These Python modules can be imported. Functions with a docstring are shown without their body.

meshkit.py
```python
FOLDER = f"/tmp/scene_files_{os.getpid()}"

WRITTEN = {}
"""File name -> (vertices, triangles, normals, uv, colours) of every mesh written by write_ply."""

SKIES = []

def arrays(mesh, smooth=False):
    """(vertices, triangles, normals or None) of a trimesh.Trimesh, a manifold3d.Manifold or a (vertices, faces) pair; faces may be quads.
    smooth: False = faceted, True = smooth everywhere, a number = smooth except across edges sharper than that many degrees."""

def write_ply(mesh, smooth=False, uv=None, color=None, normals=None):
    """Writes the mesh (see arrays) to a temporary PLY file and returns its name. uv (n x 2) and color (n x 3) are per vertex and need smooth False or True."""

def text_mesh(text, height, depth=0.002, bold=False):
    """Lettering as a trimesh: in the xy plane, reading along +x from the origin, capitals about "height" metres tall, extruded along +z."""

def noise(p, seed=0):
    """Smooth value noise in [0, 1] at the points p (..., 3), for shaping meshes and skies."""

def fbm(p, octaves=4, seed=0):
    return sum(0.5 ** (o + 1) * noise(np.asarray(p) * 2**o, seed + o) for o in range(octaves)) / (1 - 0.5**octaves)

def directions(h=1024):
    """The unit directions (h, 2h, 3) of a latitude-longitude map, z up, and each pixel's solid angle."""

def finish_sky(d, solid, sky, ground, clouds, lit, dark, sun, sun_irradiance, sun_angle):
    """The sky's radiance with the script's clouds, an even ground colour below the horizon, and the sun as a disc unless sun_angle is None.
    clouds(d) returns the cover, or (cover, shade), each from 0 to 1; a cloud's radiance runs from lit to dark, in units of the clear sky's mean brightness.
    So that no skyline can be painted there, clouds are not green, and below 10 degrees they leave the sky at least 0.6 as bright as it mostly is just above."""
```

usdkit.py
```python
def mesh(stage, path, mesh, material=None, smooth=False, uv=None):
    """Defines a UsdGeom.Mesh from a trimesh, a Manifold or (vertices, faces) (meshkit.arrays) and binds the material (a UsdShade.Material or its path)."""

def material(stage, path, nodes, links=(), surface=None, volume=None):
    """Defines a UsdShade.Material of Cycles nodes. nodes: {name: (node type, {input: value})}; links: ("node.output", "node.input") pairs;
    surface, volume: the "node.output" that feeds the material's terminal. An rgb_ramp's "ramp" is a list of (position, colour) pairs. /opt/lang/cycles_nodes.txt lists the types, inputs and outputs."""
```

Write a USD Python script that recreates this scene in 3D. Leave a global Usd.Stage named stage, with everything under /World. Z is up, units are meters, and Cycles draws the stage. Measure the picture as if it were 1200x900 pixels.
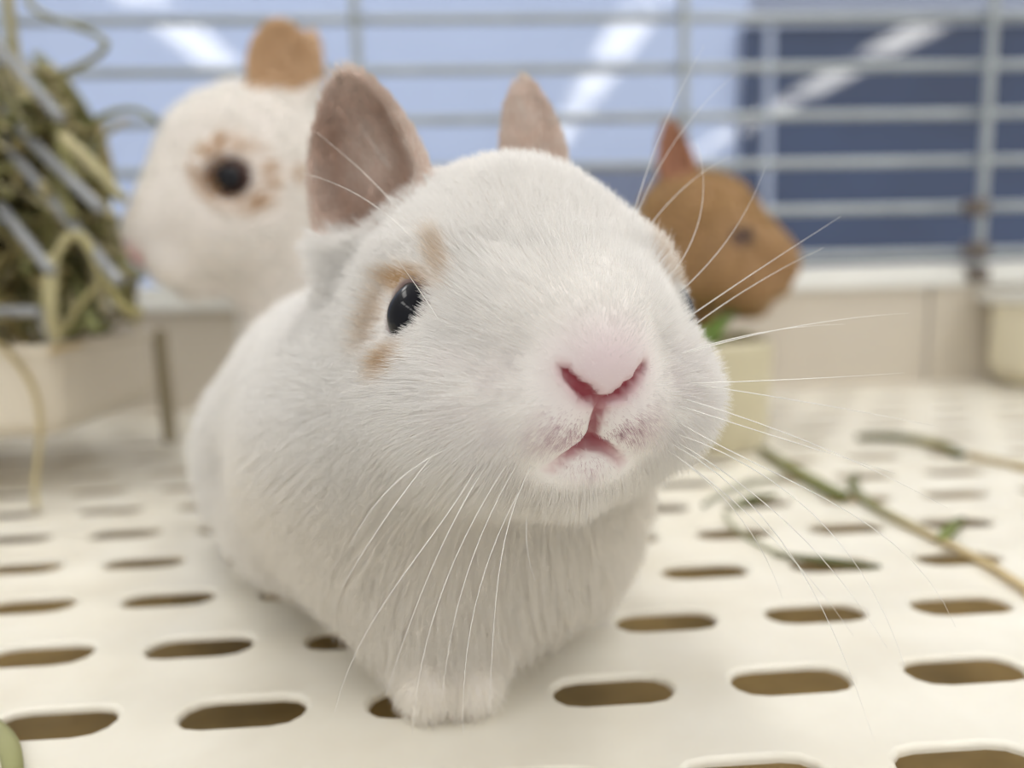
import math, numpy as np, trimesh, shapely.geometry as sg, usdkit, meshkit
from shapely import union_all
from pxr import Usd, UsdGeom, UsdLux, UsdShade, Gf, Sdf, Vt

stage = Usd.Stage.CreateInMemory()
UsdGeom.SetStageUpAxis(stage, 'Z'); UsdGeom.SetStageMetersPerUnit(stage, 1.0)
UsdGeom.Xform.Define(stage, '/World'); UsdGeom.Scope.Define(stage, '/World/Looks')
MM = 0.001                                       # everything below is laid out in millimetres

# ------------------------------------------------------------------ camera
CAM_H, PITCH, ROLL, YAW, FPX = 68.05, 0.1457, 0.0309, 0.0504, 870.0
FOCUS, APERTURE = 94.0, 3.0                       # mm
EXPOSURE = -0.77
cp_, sp_, cr_, sr_, cy_, sy_ = math.cos(PITCH), math.sin(PITCH), math.cos(ROLL), math.sin(ROLL), math.cos(YAW), math.sin(YAW)


def cam_dir(r, d, f):                             # camera right / down / forward -> world
    u = -d
    y, z = cp_ * f + sp_ * u, -sp_ * f + cp_ * u
    return np.array([cy_ * r + sy_ * y, -sy_ * r + cy_ * y, z])


def at(px, py, depth):                            # the point (mm) that shows at a pixel of the 1200 x 900 frame, at a depth
    x, y = px - 600.0, py - 450.0
    a, b = cr_ * x - sr_ * y, sr_ * x + cr_ * y
    return np.array([0, 0, CAM_H]) + cam_dir(a / FPX * depth, b / FPX * depth, depth)


def atz(px, py, z=0.0):                           # where the pixel's ray meets the height z
    o = np.array([0, 0, CAM_H]); d = at(px, py, 1.0) - o
    return o + d * (z - CAM_H) / d[2]


def aty(px, py, Y):
    o = np.array([0, 0, CAM_H]); d = at(px, py, 1.0) - o
    return o + d * Y / d[1]


cam = UsdGeom.Camera.Define(stage, '/World/camera')
cam.CreateFocalLengthAttr(26.1); cam.CreateHorizontalApertureAttr(36.0); cam.CreateVerticalApertureAttr(27.0)
cam.CreateFStopAttr(26.1 / APERTURE); cam.CreateFocusDistanceAttr(FOCUS * MM)
cam.CreateClippingRangeAttr(Gf.Vec2f(0.005, 100)); cam.CreateExposureAttr(EXPOSURE)
# image x axis in camera r/d terms after the roll
right = cam_dir(cr_, sr_, 0); up = -cam_dir(-sr_, cr_, 0); back = -cam_dir(0, 0, 1)
M = Gf.Matrix4d(*right, 0, *up, 0, *back, 0, 0, 0, CAM_H * MM, 1)
UsdGeom.Xformable(cam).AddTransformOp().Set(M)

# ------------------------------------------------------------------ light
dome = UsdLux.DomeLight.Define(stage, '/World/daylight')
dome.CreateIntensityAttr(0.30); dome.CreateColorAttr(Gf.Vec3f(1.0, 0.985, 0.96))
LAMP = 12.0
LAMP_Z = 2.0                                      # metres


# ------------------------------------------------------------------ helpers
used = {}


def numbered(parent, name):
    k = used.get((parent, name), -1) + 1
    used[(parent, name)] = k
    return f'{parent}/{name}' if k == 0 else f'{parent}/{name}_{k:03d}'


def path_of(parent):
    return '/World' if parent is None else (parent if isinstance(parent, str) else str(parent.GetPath()))


def tag(p, label=None, cat=None, group=None, kind=None):
    p = p.GetPrim() if hasattr(p, 'GetPrim') else p
    for k, v in (('label', label), ('category', cat), ('group', group), ('kind', kind)):
        if v: p.SetCustomDataByKey(k, v)
    return p


def thing(name, label, cat, loc=(0, 0, 0), group=None, kind=None):
    x = UsdGeom.Xform.Define(stage, numbered('/World', name))
    x.AddTranslateOp().Set(Gf.Vec3d(*[c * MM for c in loc]))
    return tag(x, label, cat, group, kind)


BASES = {}


def obj(name, mesh, material, parent=None, smooth=False, tint=None, base=None):
    """one Mesh; mesh in world mm, shifted to the parent's base"""
    v, f = (mesh.vertices, mesh.faces) if hasattr(mesh, 'vertices') else mesh
    pp = path_of(parent)
    off = np.zeros(3)
    if parent is not None:
        x = stage.GetPrimAtPath('/' + '/'.join(pp.split('/')[1:3]))
        for op in UsdGeom.Xformable(x).GetOrderedXformOps():
            if op.GetOpType() == UsdGeom.XformOp.TypeTranslate: off = np.array(op.Get())
    v = np.asarray(v, float) * MM - off
    m = usdkit.mesh(stage, numbered(pp, name), trimesh.Trimesh(v, np.asarray(f), process=False), material, smooth=smooth)
    if tint is not None:
        t = np.asarray(tint, np.float32)
        pv = UsdGeom.PrimvarsAPI(m).CreatePrimvar('tint', Sdf.ValueTypeNames.Color3fArray, 'vertex')
        pv.Set(Vt.Vec3fArray.FromNumpy(t))
    return m.GetPrim()


def curves(name, pts, widths, material, parent, tint=None):
    """pts (n, k, 3) world mm, widths (n, k) mm, tint (n, 3) per curve"""
    pp = path_of(parent)
    x = stage.GetPrimAtPath('/' + '/'.join(pp.split('/')[1:3]))
    off = np.zeros(3)
    for op in UsdGeom.Xformable(x).GetOrderedXformOps():
        if op.GetOpType() == UsdGeom.XformOp.TypeTranslate: off = np.array(op.Get())
    n, k = pts.shape[:2]
    c = UsdGeom.BasisCurves.Define(stage, numbered(pp, name))
    c.CreateTypeAttr('linear'); c.CreateWrapAttr('nonperiodic')
    c.CreatePointsAttr(Vt.Vec3fArray.FromNumpy((pts.reshape(-1, 3) * MM - off).astype(np.float32)))
    c.CreateCurveVertexCountsAttr(Vt.IntArray.FromNumpy(np.full(n, k, np.int32)))
    c.CreateWidthsAttr(Vt.FloatArray.FromNumpy((widths.ravel() * MM).astype(np.float32))); c.SetWidthsInterpolation('vertex')
    if tint is not None:
        pv = UsdGeom.PrimvarsAPI(c).CreatePrimvar('tint', Sdf.ValueTypeNames.Color3fArray, 'vertex')
        pv.Set(Vt.Vec3fArray.FromNumpy(np.repeat(np.asarray(tint, np.float32), k, 0)))
    UsdShade.MaterialBindingAPI.Apply(c.GetPrim()).Bind(UsdShade.Material(stage.GetPrimAtPath(material)))
    return c.GetPrim()


def mat(name, nodes, links=(), surface='p.BSDF'):
    usdkit.material(stage, f'/World/Looks/{name}', nodes, links, surface)
    return f'/World/Looks/{name}'


def plain(name, col, rough=0.5, noise=None, var=0.08, bump=0.0, **kw):
    """principled with a slight procedural mottling of the colour"""
    nodes = {'p': ('principled_bsdf', {'roughness': rough, **kw})}
    links = []
    if noise:
        c = np.array(col)
        nodes |= {'g': ('geometry', {}), 'n': ('noise_texture', {'scale': noise, 'detail': 4.0}),
                  'r': ('rgb_ramp', {'ramp': [(0.3, tuple(c * (1 - var))), (0.7, tuple(np.minimum(c * (1 + var), 1)))]})}
        links += [('g.position', 'n.vector'), ('n.fac', 'r.fac'), ('r.color', 'p.base_color')]
        if bump:
            nodes['b'] = ('bump', {'strength': bump, 'distance': 0.0005})
            links += [('n.fac', 'b.height'), ('b.normal', 'p.normal')]
    else:
        nodes['p'][1]['base_color'] = col
    return mat(name, nodes, links)


def box(x0, x1, y0, y1, z0, z1, r=0.0):
    if r <= 0:
        b = trimesh.creation.box([x1 - x0, y1 - y0, z1 - z0]); b.apply_translation([(x0 + x1) / 2, (y0 + y1) / 2, (z0 + z1) / 2]); return b
    import manifold3d as m3
    s = m3.Manifold.sphere(r, 12)
    h = m3.Manifold.batch_hull([s.translate([x, y, z]) for x in (x0 + r, x1 - r) for y in (y0 + r, y1 - r) for z in (z0 + r, z1 - r)]).to_mesh()
    return trimesh.Trimesh(h.vert_properties[:, :3], h.tri_verts, process=False)


def smooth_path(pts, n):
    """a smooth curve of n points through pts"""
    from scipy.interpolate import CubicSpline, interp1d
    p = np.asarray(pts, float)
    s = np.concatenate([[0], np.cumsum(np.linalg.norm(np.diff(p, axis=0), axis=1))])
    f = CubicSpline(s, p, axis=0) if len(p) > 2 else interp1d(s, p, axis=0)
    return f(np.linspace(0, s[-1], n))


def tube(p, r, sides=8, flat=1.0, side=None, caps=True):
    """a swept tube along the polyline p, radius r (scalar or per point), flattened across"""
    p = np.asarray(p, float); n = len(p)
    r = np.broadcast_to(r, (n,))
    t = np.gradient(p, axis=0); t /= np.linalg.norm(t, axis=1, keepdims=True) + 1e-12
    ref = np.array(side if side is not None else ([0, 0, 1.0] if abs(t[:, 2]).mean() < 0.8 else [0, 1.0, 0]))
    a = np.cross(t, ref); a /= np.linalg.norm(a, axis=1, keepdims=True) + 1e-12
    b = np.cross(a, t)
    ang = np.arange(sides) * 2 * np.pi / sides
    v = p[:, None] + r[:, None, None] * (np.cos(ang)[None, :, None] * a[:, None] + flat * np.sin(ang)[None, :, None] * b[:, None])
    i, j = np.meshgrid(np.arange(n - 1), np.arange(sides), indexing='ij')
    q = np.stack([i * sides + j, i * sides + (j + 1) % sides, (i + 1) * sides + (j + 1) % sides, (i + 1) * sides + j], -1).reshape(-1, 4)
    f = np.vstack([q[:, [0, 1, 2]], q[:, [0, 2, 3]]])
    v = v.reshape(-1, 3)
    if caps:
        k = len(v); v = np.vstack([v, p[0], p[-1]])
        jj = np.arange(sides); kk = (jj + 1) % sides; o = (n - 1) * sides
        f = np.vstack([f, np.stack([np.full(sides, k), kk, jj], 1), np.stack([np.full(sides, k + 1), o + jj, o + kk], 1)])
    return trimesh.Trimesh(v, f, process=False)


def join(ms):
    return trimesh.util.concatenate(ms)


def rot_prism(poly, z0, z1):
    m = trimesh.creation.extrude_polygon(poly, z1 - z0, engine='earcut'); m.apply_translation([0, 0, z0]); return m


# ------------------------------------------------------------------ materials
M_floor = mat('cream_plastic', {
    'g': ('geometry', {}), 'n': ('noise_texture', {'scale': 45.0, 'detail': 4.0}),
    'r': ('rgb_ramp', {'ramp': [(0.3, (0.86, 0.805, 0.67)), (0.7, (0.94, 0.90, 0.78))]}),
    's': ('separate_xyz', {}), 'a': ('math', {'math_type': 'multiply_add', 'value2': 2 * math.pi / 0.0232, 'value3': -2 * math.pi * (0.113 - 0.0075) / 0.0232}),
    'sn': ('math', {'math_type': 'sine'}), 'b': ('bump', {'strength': 0.35, 'distance': 0.0008}),
    'p': ('principled_bsdf', {'roughness': 0.32, 'specular_ior_level': 0.45, 'subsurface_weight': 0.15, 'subsurface_scale': 0.004, 'subsurface_radius': (1, 0.8, 0.5)})},
    [('g.position', 'n.vector'), ('n.fac', 'r.fac'), ('r.color', 'p.base_color'), ('g.position', 's.vector'), ('s.y', 'a.value1'), ('a.value', 'sn.value1'),
     ('sn.value', 'b.height'), ('b.normal', 'p.normal')])
M_pan = plain('tan_waste_pan', (0.40, 0.29, 0.125), 0.6, 28.0, 0.45)
M_panel = plain('beige_base_plastic', (0.70, 0.64, 0.55), 0.45, 12.0, 0.04)
M_ledge = plain('pale_ledge_plastic', (0.80, 0.80, 0.76), 0.35, 12.0, 0.03)
M_wire = plain('zinc_wire', (0.42, 0.46, 0.48), 0.38, 60.0, 0.10, metallic=0.35)
M_clip = plain('rusty_clip', (0.16, 0.13, 0.11), 0.6, 200.0, 0.4)
M_rack = plain('grey_rack_wire', (0.30, 0.31, 0.32), 0.4, 80.0, 0.15, metallic=0.3)
M_tray = plain('off_white_tray', (0.74, 0.67, 0.55), 0.4, 15.0, 0.04)
M_dish = plain('cream_dish', (0.66, 0.60, 0.42), 0.3, 20.0, 0.04)
M_bowl = plain('ivory_bowl', (0.80, 0.75, 0.58), 0.3, 20.0, 0.04)
M_sheet = plain('pale_blue_acrylic', (0.52, 0.63, 0.90), 0.03, 2.0, 0.06, ior=1.8)
M_dark = plain('navy_glass_panel', (0.03, 0.055, 0.13), 0.03, 3.0, 0.35, ior=1.9)
M_room = plain('blue_grey_wall', (0.36, 0.41, 0.54), 0.5, 2.0, 0.06)
M_edge = plain('pale_blue_trim', (0.45, 0.52, 0.68), 0.4, 4.0, 0.05)
M_lampbody = plain('lamp_housing', (0.85, 0.85, 0.85), 0.5)
M_tube = mat('lit_lamp', {'e': ('emission', {'color': (1.0, 0.98, 0.94), 'strength': LAMP})}, (), 'e.emission')


def tinted(name, rough=0.6, transl=0.0, **kw):
    nodes = {'t': ('attribute', {'attribute': 'tint'}), 'p': ('principled_bsdf', {'roughness': rough, **kw})}
    links = [('t.color', 'p.base_color')]
    if transl:
        nodes |= {'tr': ('translucent_bsdf', {}), 'mx': ('mix_closure', {'fac': transl})}
        links += [('t.color', 'tr.color'), ('p.BSDF', 'mx.closure1'), ('tr.BSDF', 'mx.closure2')]
        return mat(name, nodes, links, 'mx.closure')
    return mat(name, nodes, links)


M_skin = tinted('rabbit_skin', 0.55, specular_ior_level=0.3)
M_fur = tinted('rabbit_fur', 0.45, 0.35, specular_ior_level=0.35)
M_hay = tinted('hay_strands', 0.6, 0.2, specular_ior_level=0.3)
M_whisker = plain('whisker_keratin', (0.9, 0.88, 0.84), 0.3, specular_ior_level=0.6)
M_leaf = plain('green_leaf', (0.22, 0.34, 0.08), 0.45, 150.0, 0.25)
M_claw = plain('claw_horn', (0.50, 0.36, 0.31), 0.35, 200.0, 0.15)
M_eye = mat('dark_eye', {
    'g': ('texture_coordinate', {}), 't': ('attribute', {'attribute': 'tint'}),
    'p': ('principled_bsdf', {'roughness': 0.3, 'specular_ior_level': 0.1, 'coat_weight': 0.85, 'coat_roughness': 0.01, 'coat_ior': 1.34})},
    [('t.color', 'p.base_color')])
M_soil = plain('grey_speck', (0.2, 0.2, 0.19), 0.7)

# ------------------------------------------------------------------ floor and cage
P, ROW, Y0, X0 = 30.0, 23.2, 113.0, 20.76 - 30
FLOOR = (-340.0, 400.0, 35.0, 409.0)


def slot(cx, cy, w, h, n=7):
    a = np.linspace(-np.pi / 2, np.pi / 2, n)
    r = h / 2
    # slightly squared ends, as in the moulding
    c = np.sign(np.cos(a)) * np.abs(np.cos(a)) ** 0.9
    e = np.stack([w / 2 - r * 1.15 + 1.15 * r * c, r * np.sin(a)], 1)
    return np.vstack([e, -e]) + [cx, cy]


def perforated_floor():
    x0, x1, y0, y1 = FLOOR
    holes = []
    for r in range(-3, 13):
        Y = Y0 + ROW * r
        if not (y0 + 8 < Y < y1 - 8): continue
        for k in range(-12, 15):
            X = X0 + P * (k + (0.5 if r % 2 else 0))
            if x0 + 13 < X < x1 - 13: holes.append((X, Y))
    prof = [(0.9, 0.0), (0.45, -0.12), (0.12, -0.45), (0.0, -0.8), (0.0, -1.3)]
    vs, fs, n = [], [], 0
    outer = [(x0, y0), (x1, y0), (x1, y1), (x0, y1)]
    for off, z, flip in ((0.9, 0.0, False), (0.0, -1.3, True)):
        poly = sg.Polygon(outer, [slot(X, Y, 20 + 2 * off, 8.2 + 2 * off) for X, Y in holes])
        v, f = trimesh.creation.triangulate_polygon(poly, engine='earcut')
        a = np.cross(v[f[:, 1]] - v[f[:, 0]], v[f[:, 2]] - v[f[:, 0]])
        f = np.where((a < 0)[:, None], f[:, ::-1], f)
        if flip: f = f[:, ::-1]
        vs.append(np.column_stack([v, np.full(len(v), z)])); fs.append(f + n); n += len(v)
    for X, Y in holes:
        rings = [np.column_stack([slot(X, Y, 20 + 2 * o, 8.2 + 2 * o), np.full(14, z)]) for o, z in prof]
        k = len(rings[0]); v = np.vstack(rings)
        i, j = np.meshgrid(np.arange(len(rings) - 1), np.arange(k), indexing='ij')
        a, b, c, d = i * k + j, i * k + (j + 1) % k, (i + 1) * k + (j + 1) % k, (i + 1) * k + j
        q = np.stack([a, d, c, b], -1).reshape(-1, 4)
        fs.append(np.vstack([q[:, [0, 1, 2]], q[:, [0, 2, 3]]]) + n); vs.append(v); n += len(v)
    # rim
    ring = np.array([[*p, z] for z in (0.0, -1.3) for p in outer])
    q = np.array([[j, 4 + j, 4 + (j + 1) % 4, (j + 1) % 4] for j in range(4)])
    fs.append(np.vstack([q[:, [0, 1, 2]], q[:, [0, 2, 3]]]) + n); vs.append(ring)
    m = trimesh.Trimesh(np.vstack(vs), np.vstack(fs), process=False); m.merge_vertices(); return m


tag(obj('floor', perforated_floor(), M_floor, smooth=35), 'cream plastic cage floor with rows of rounded slots', kind='structure')
pan = box(-360, 420, 20, 440, -24, -21)
tag(obj('waste_pan', pan, M_pan), 'tan waste pan under the slotted cage floor, seen through the slots', 'pan')

WALL_Y = 409.0
pl = join([box(-360, 250, WALL_Y, WALL_Y + 5, -24, 54.5, 1.2), box(253, 420, WALL_Y, WALL_Y + 5, -24, 54.5, 1.2)])
w = thing('wall_back', 'beige plastic base wall along the back of the cage', None, kind='structure')
obj('panel', box(-360, 258, WALL_Y, WALL_Y + 5, -23.9, 54.5, 1.2), M_panel, w, smooth=40)
obj('panel', box(260, 420, WALL_Y, WALL_Y + 5, -23.9, 54.5, 1.2), M_panel, w, smooth=40)
prof = sg.Polygon([(-3, 54.5), (-3, 56), (1, 67), (8, 68), (8, 54.5)])
led = rot_prism(prof, -360, 420)                  # (x, y, z) = (across, height, along)
led.vertices = np.column_stack([led.vertices[:, 2], WALL_Y + led.vertices[:, 0], led.vertices[:, 1]]); led.invert()
obj('ledge', led, M_ledge, w)

g = thing('cage_grille', 'grey metal wire grille standing on the ledge behind the rabbits', 'grille', (0, WALL_Y + 3, 68))
TILT = 0.008
for k in range(9):
    z0 = 74.5 + 25.2 * k
    p = np.array([[x, WALL_Y + 3, z0 + (x - 60) * -TILT] for x in (-370, 430)])
    obj('wire', tube(p, 2.5, 8), M_wire, g, smooth=40)
for px in (27, 425, 798, 1149):
    a = aty(px, 150, WALL_Y + 3)
    p = np.array([[a[0], WALL_Y - 2.2, 60.0], [a[0], WALL_Y - 2.2, 300.0]])
    obj('wire', tube(p, 2.6, 8), M_wire, g, smooth=40)
for py in (243, 293, 322):
    a = aty(1146, py, WALL_Y - 4)
    c = box(a[0] - 5, a[0] + 5, WALL_Y - 7, WALL_Y + 3, a[2] - 4.2, a[2] + 4.2, 1.0)
    obj('clip', c, M_clip, g, smooth=40)

# ------------------------------------------------------------------ the shop behind the cage
YS = 900.0                                        # sheet plane
a, b = aty(864, 190, YS), aty(800, 192, YS)
c = aty(570, 192, YS)
poly = sg.Polygon([(-1100, -120), (c[0], -120), (c[0], b[2]), (a[0] + 12, b[2]), (a[0] + 12, 900), (-1100, 900)])
s = rot_prism(poly, 0, 6)
s.vertices = np.column_stack([s.vertices[:, 0], YS + s.vertices[:, 2], s.vertices[:, 1]]); s.invert()
tag(obj('acrylic_sheet', s, M_sheet, smooth=30), 'pale blue glossy acrylic sheet behind the wire grille, lamps mirrored in it', 'sheet')
d = thing('display_panel', 'dark navy glass panel behind the grille at the right', 'panel', (a[0], YS - 12, 0))
t = aty(1000, 27, YS - 12)
obj('glass', box(a[0], 1300, YS - 14, YS - 4, -200, t[2], 1.0), M_dark, d, smooth=30)
obj('frame', join([box(a[0] + 26, a[0] + 34, YS - 19, YS - 14, -200, t[2]), box(a[0], 1300, YS - 19, YS - 14, t[2] - 3, t[2] + 3)]), M_edge, d)
tag(obj('wall_shop', box(-2500, 2500, 1250, 1300, -900, 1400), M_room), 'blue grey shop wall behind the acrylic sheet', kind='structure')

# ceiling lamps of the shop: three mirrored rows, others added overhead for top light
lamp_rows = [(-2.15, -13.0, -1.6), (1.35, -13.0, -1.6), (3.85, -13.0, -1.6), (-1.5, -1.2, 1.6), (-0.3, -1.2, 1.6), (0.9, -1.2, 1.6), (2.1, -1.2, 1.6)]
first = None
for x, y0, y1 in lamp_rows:
    y = y1
    while y > y0:
        if first is None:
            first = thing('ceiling_lamp', 'white batten ceiling lamp of the shop, overhead rows added for top light', 'lamp', (x * 1000, y * 1000, LAMP_Z * 1000), group='shop ceiling lamps')
            fx, fy = x * 1000, y * 1000
            obj('housing', box(fx - 190, fx + 190, fy - 650, fy + 650, 2010, 2060, 6), M_lampbody, first, smooth=40)
            obj('diffuser', box(fx - 165, fx + 165, fy - 620, fy + 620, 2000, 2010.5), M_tube, first)
        else:
            q = UsdGeom.Xform.Define(stage, numbered('/World', 'ceiling_lamp'))
            q.GetPrim().GetReferences().AddInternalReference(first.GetPath()); q.GetPrim().SetInstanceable(True)
            q.ClearXformOpOrder(); q.AddTranslateOp().Set(Gf.Vec3d(x, y, LAMP_Z))
        y -= 1.55


# ------------------------------------------------------------------ implicit animals
def ell(p, c, r, R=None):
    q = p - np.asarray(c, np.float32)
    if R is not None: q = q @ np.asarray(R, np.float32).T
    r = np.asarray(r, np.float32)
    k0 = np.linalg.norm(q / r, axis=1); k1 = np.linalg.norm(q / (r * r), axis=1)
    return k0 * (k0 - 1) / np.maximum(k1, 1e-6)


def cap(p, a, b, ra, rb=None):
    a, b = np.asarray(a, np.float32), np.asarray(b, np.float32); rb = ra if rb is None else rb
    ab = b - a; h = np.clip((p - a) @ ab / (ab @ ab), 0, 1)
    return np.linalg.norm(p - a - h[:, None] * ab, axis=1) - (ra + (rb - ra) * h)


def smin(a, b, k):
    h = np.maximum(k - np.abs(a - b), 0) / k
    return np.minimum(a, b) - h * h * k / 4


def smax(a, b, k):
    return -smin(-a, -b, k)


def surface_nets(f, lo, hi, h):
    lo = np.asarray(lo, float); B = 4
    n = (np.ceil((np.asarray(hi) - lo) / h / B).astype(int)) * B
    cg = [lo[k] + h * (np.arange(n[k] // B) * B + B / 2 - 0.5) for k in range(3)]
    C = np.stack(np.meshgrid(*cg, indexing='ij'), -1).reshape(-1, 3).astype(np.float32)
    dc = f(C).reshape([len(x) for x in cg])
    near = np.abs(dc) < B * h * 1.9
    D = np.repeat(np.repeat(np.repeat(dc, B, 0), B, 1), B, 2).astype(np.float32)
    mk = np.repeat(np.repeat(np.repeat(near, B, 0), B, 1), B, 2)
    idx = np.argwhere(mk)
    out = np.empty(len(idx), np.float32)
    for s in range(0, len(idx), 400000):
        out[s:s + 400000] = f((lo + idx[s:s + 400000] * h).astype(np.float32))
    D[mk] = out
    S = D < 0
    m = n - 1
    corners = [(i, j, k) for i in (0, 1) for j in (0, 1) for k in (0, 1)]
    sub = lambda A, c: A[c[0]:c[0] + m[0], c[1]:c[1] + m[1], c[2]:c[2] + m[2]]
    cnt = sum(sub(S, c).astype(np.int8) for c in corners)
    act = (cnt > 0) & (cnt < 8)
    cells = np.argwhere(act); ids = -np.ones(m, np.int64); ids[act] = np.arange(len(cells))
    acc = np.zeros((len(cells), 3)); num = np.zeros(len(cells))
    cx, cy, cz = cells.T
    for ax in range(3):
        for c in corners:
            if c[ax]: continue
            e = list(c); e[ax] = 1
            d0 = D[cx + c[0], cy + c[1], cz + c[2]]; d1 = D[cx + e[0], cy + e[1], cz + e[2]]
            on = (d0 < 0) != (d1 < 0)
            t = np.where(on, d0 / np.where(on, d0 - d1, 1), 0)
            pos = np.tile(np.array(c, float), (len(cells), 1)); pos[:, ax] += t
            acc += pos * on[:, None]; num += on
    V = lo + (cells + acc / num[:, None]) * h
    F = []
    for ax in range(3):
        u, v = (ax + 1) % 3, (ax + 2) % 3
        sl0 = [slice(None)] * 3; sl1 = [slice(None)] * 3
        sl0[ax] = slice(0, n[ax] - 1); sl1[ax] = slice(1, n[ax])
        a, b = S[tuple(sl0)], S[tuple(sl1)]
        e = np.argwhere(a != b)
        ok = (e[:, u] > 0) & (e[:, v] > 0) & (e[:, u] < m[u]) & (e[:, v] < m[v])
        e = e[ok]; inside = a[tuple(e.T)]
        q = []
        for du, dv in ((1, 1), (0, 1), (0, 0), (1, 0)):
            t = e.copy(); t[:, u] -= du; t[:, v] -= dv; q.append(ids[tuple(t.T)])
        q = np.stack(q, 1); q[~inside] = q[~inside][:, ::-1]
        F.append(q)
    F = np.vstack(F); F = F[(F >= 0).all(1)]
    return V, np.vstack([F[:, [0, 1, 2]], F[:, [0, 2, 3]]])


def gradient(f, p, e=0.35):
    p = p.astype(np.float32); g = np.empty_like(p)
    for k in range(3):
        o = np.zeros(3, np.float32); o[k] = e
        g[:, k] = f(p + o) - f(p - o)
    return g / (2 * e)


def mesh_of(f, lo, hi, h):
    V, F = surface_nets(f, lo, hi, h)
    for _ in range(2):
        g = gradient(f, V, h * 0.5); d = f(V.astype(np.float32))
        V = V - (d / np.maximum((g * g).sum(1), 0.2))[:, None] * g * 0.8
    return trimesh.Trimesh(V, F, process=False)


def unit(v):
    v = np.asarray(v, float); return v / (np.linalg.norm(v, axis=-1, keepdims=True) + 1e-12)


# paths over the face as (side, height) in the head's frame
NOSTRIL = ((0.55, -11.0), (1.9, -10.2), (3.4, -8.9), (4.9, -7.1))
PHILTRUM = ((0, -10.9), (0, -12.6), (0, -14.5), (0, -16.4))
MOUTH = ((0, -16.5), (1.8, -17.2), (3.4, -18.3), (4.6, -19.6))


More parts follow.
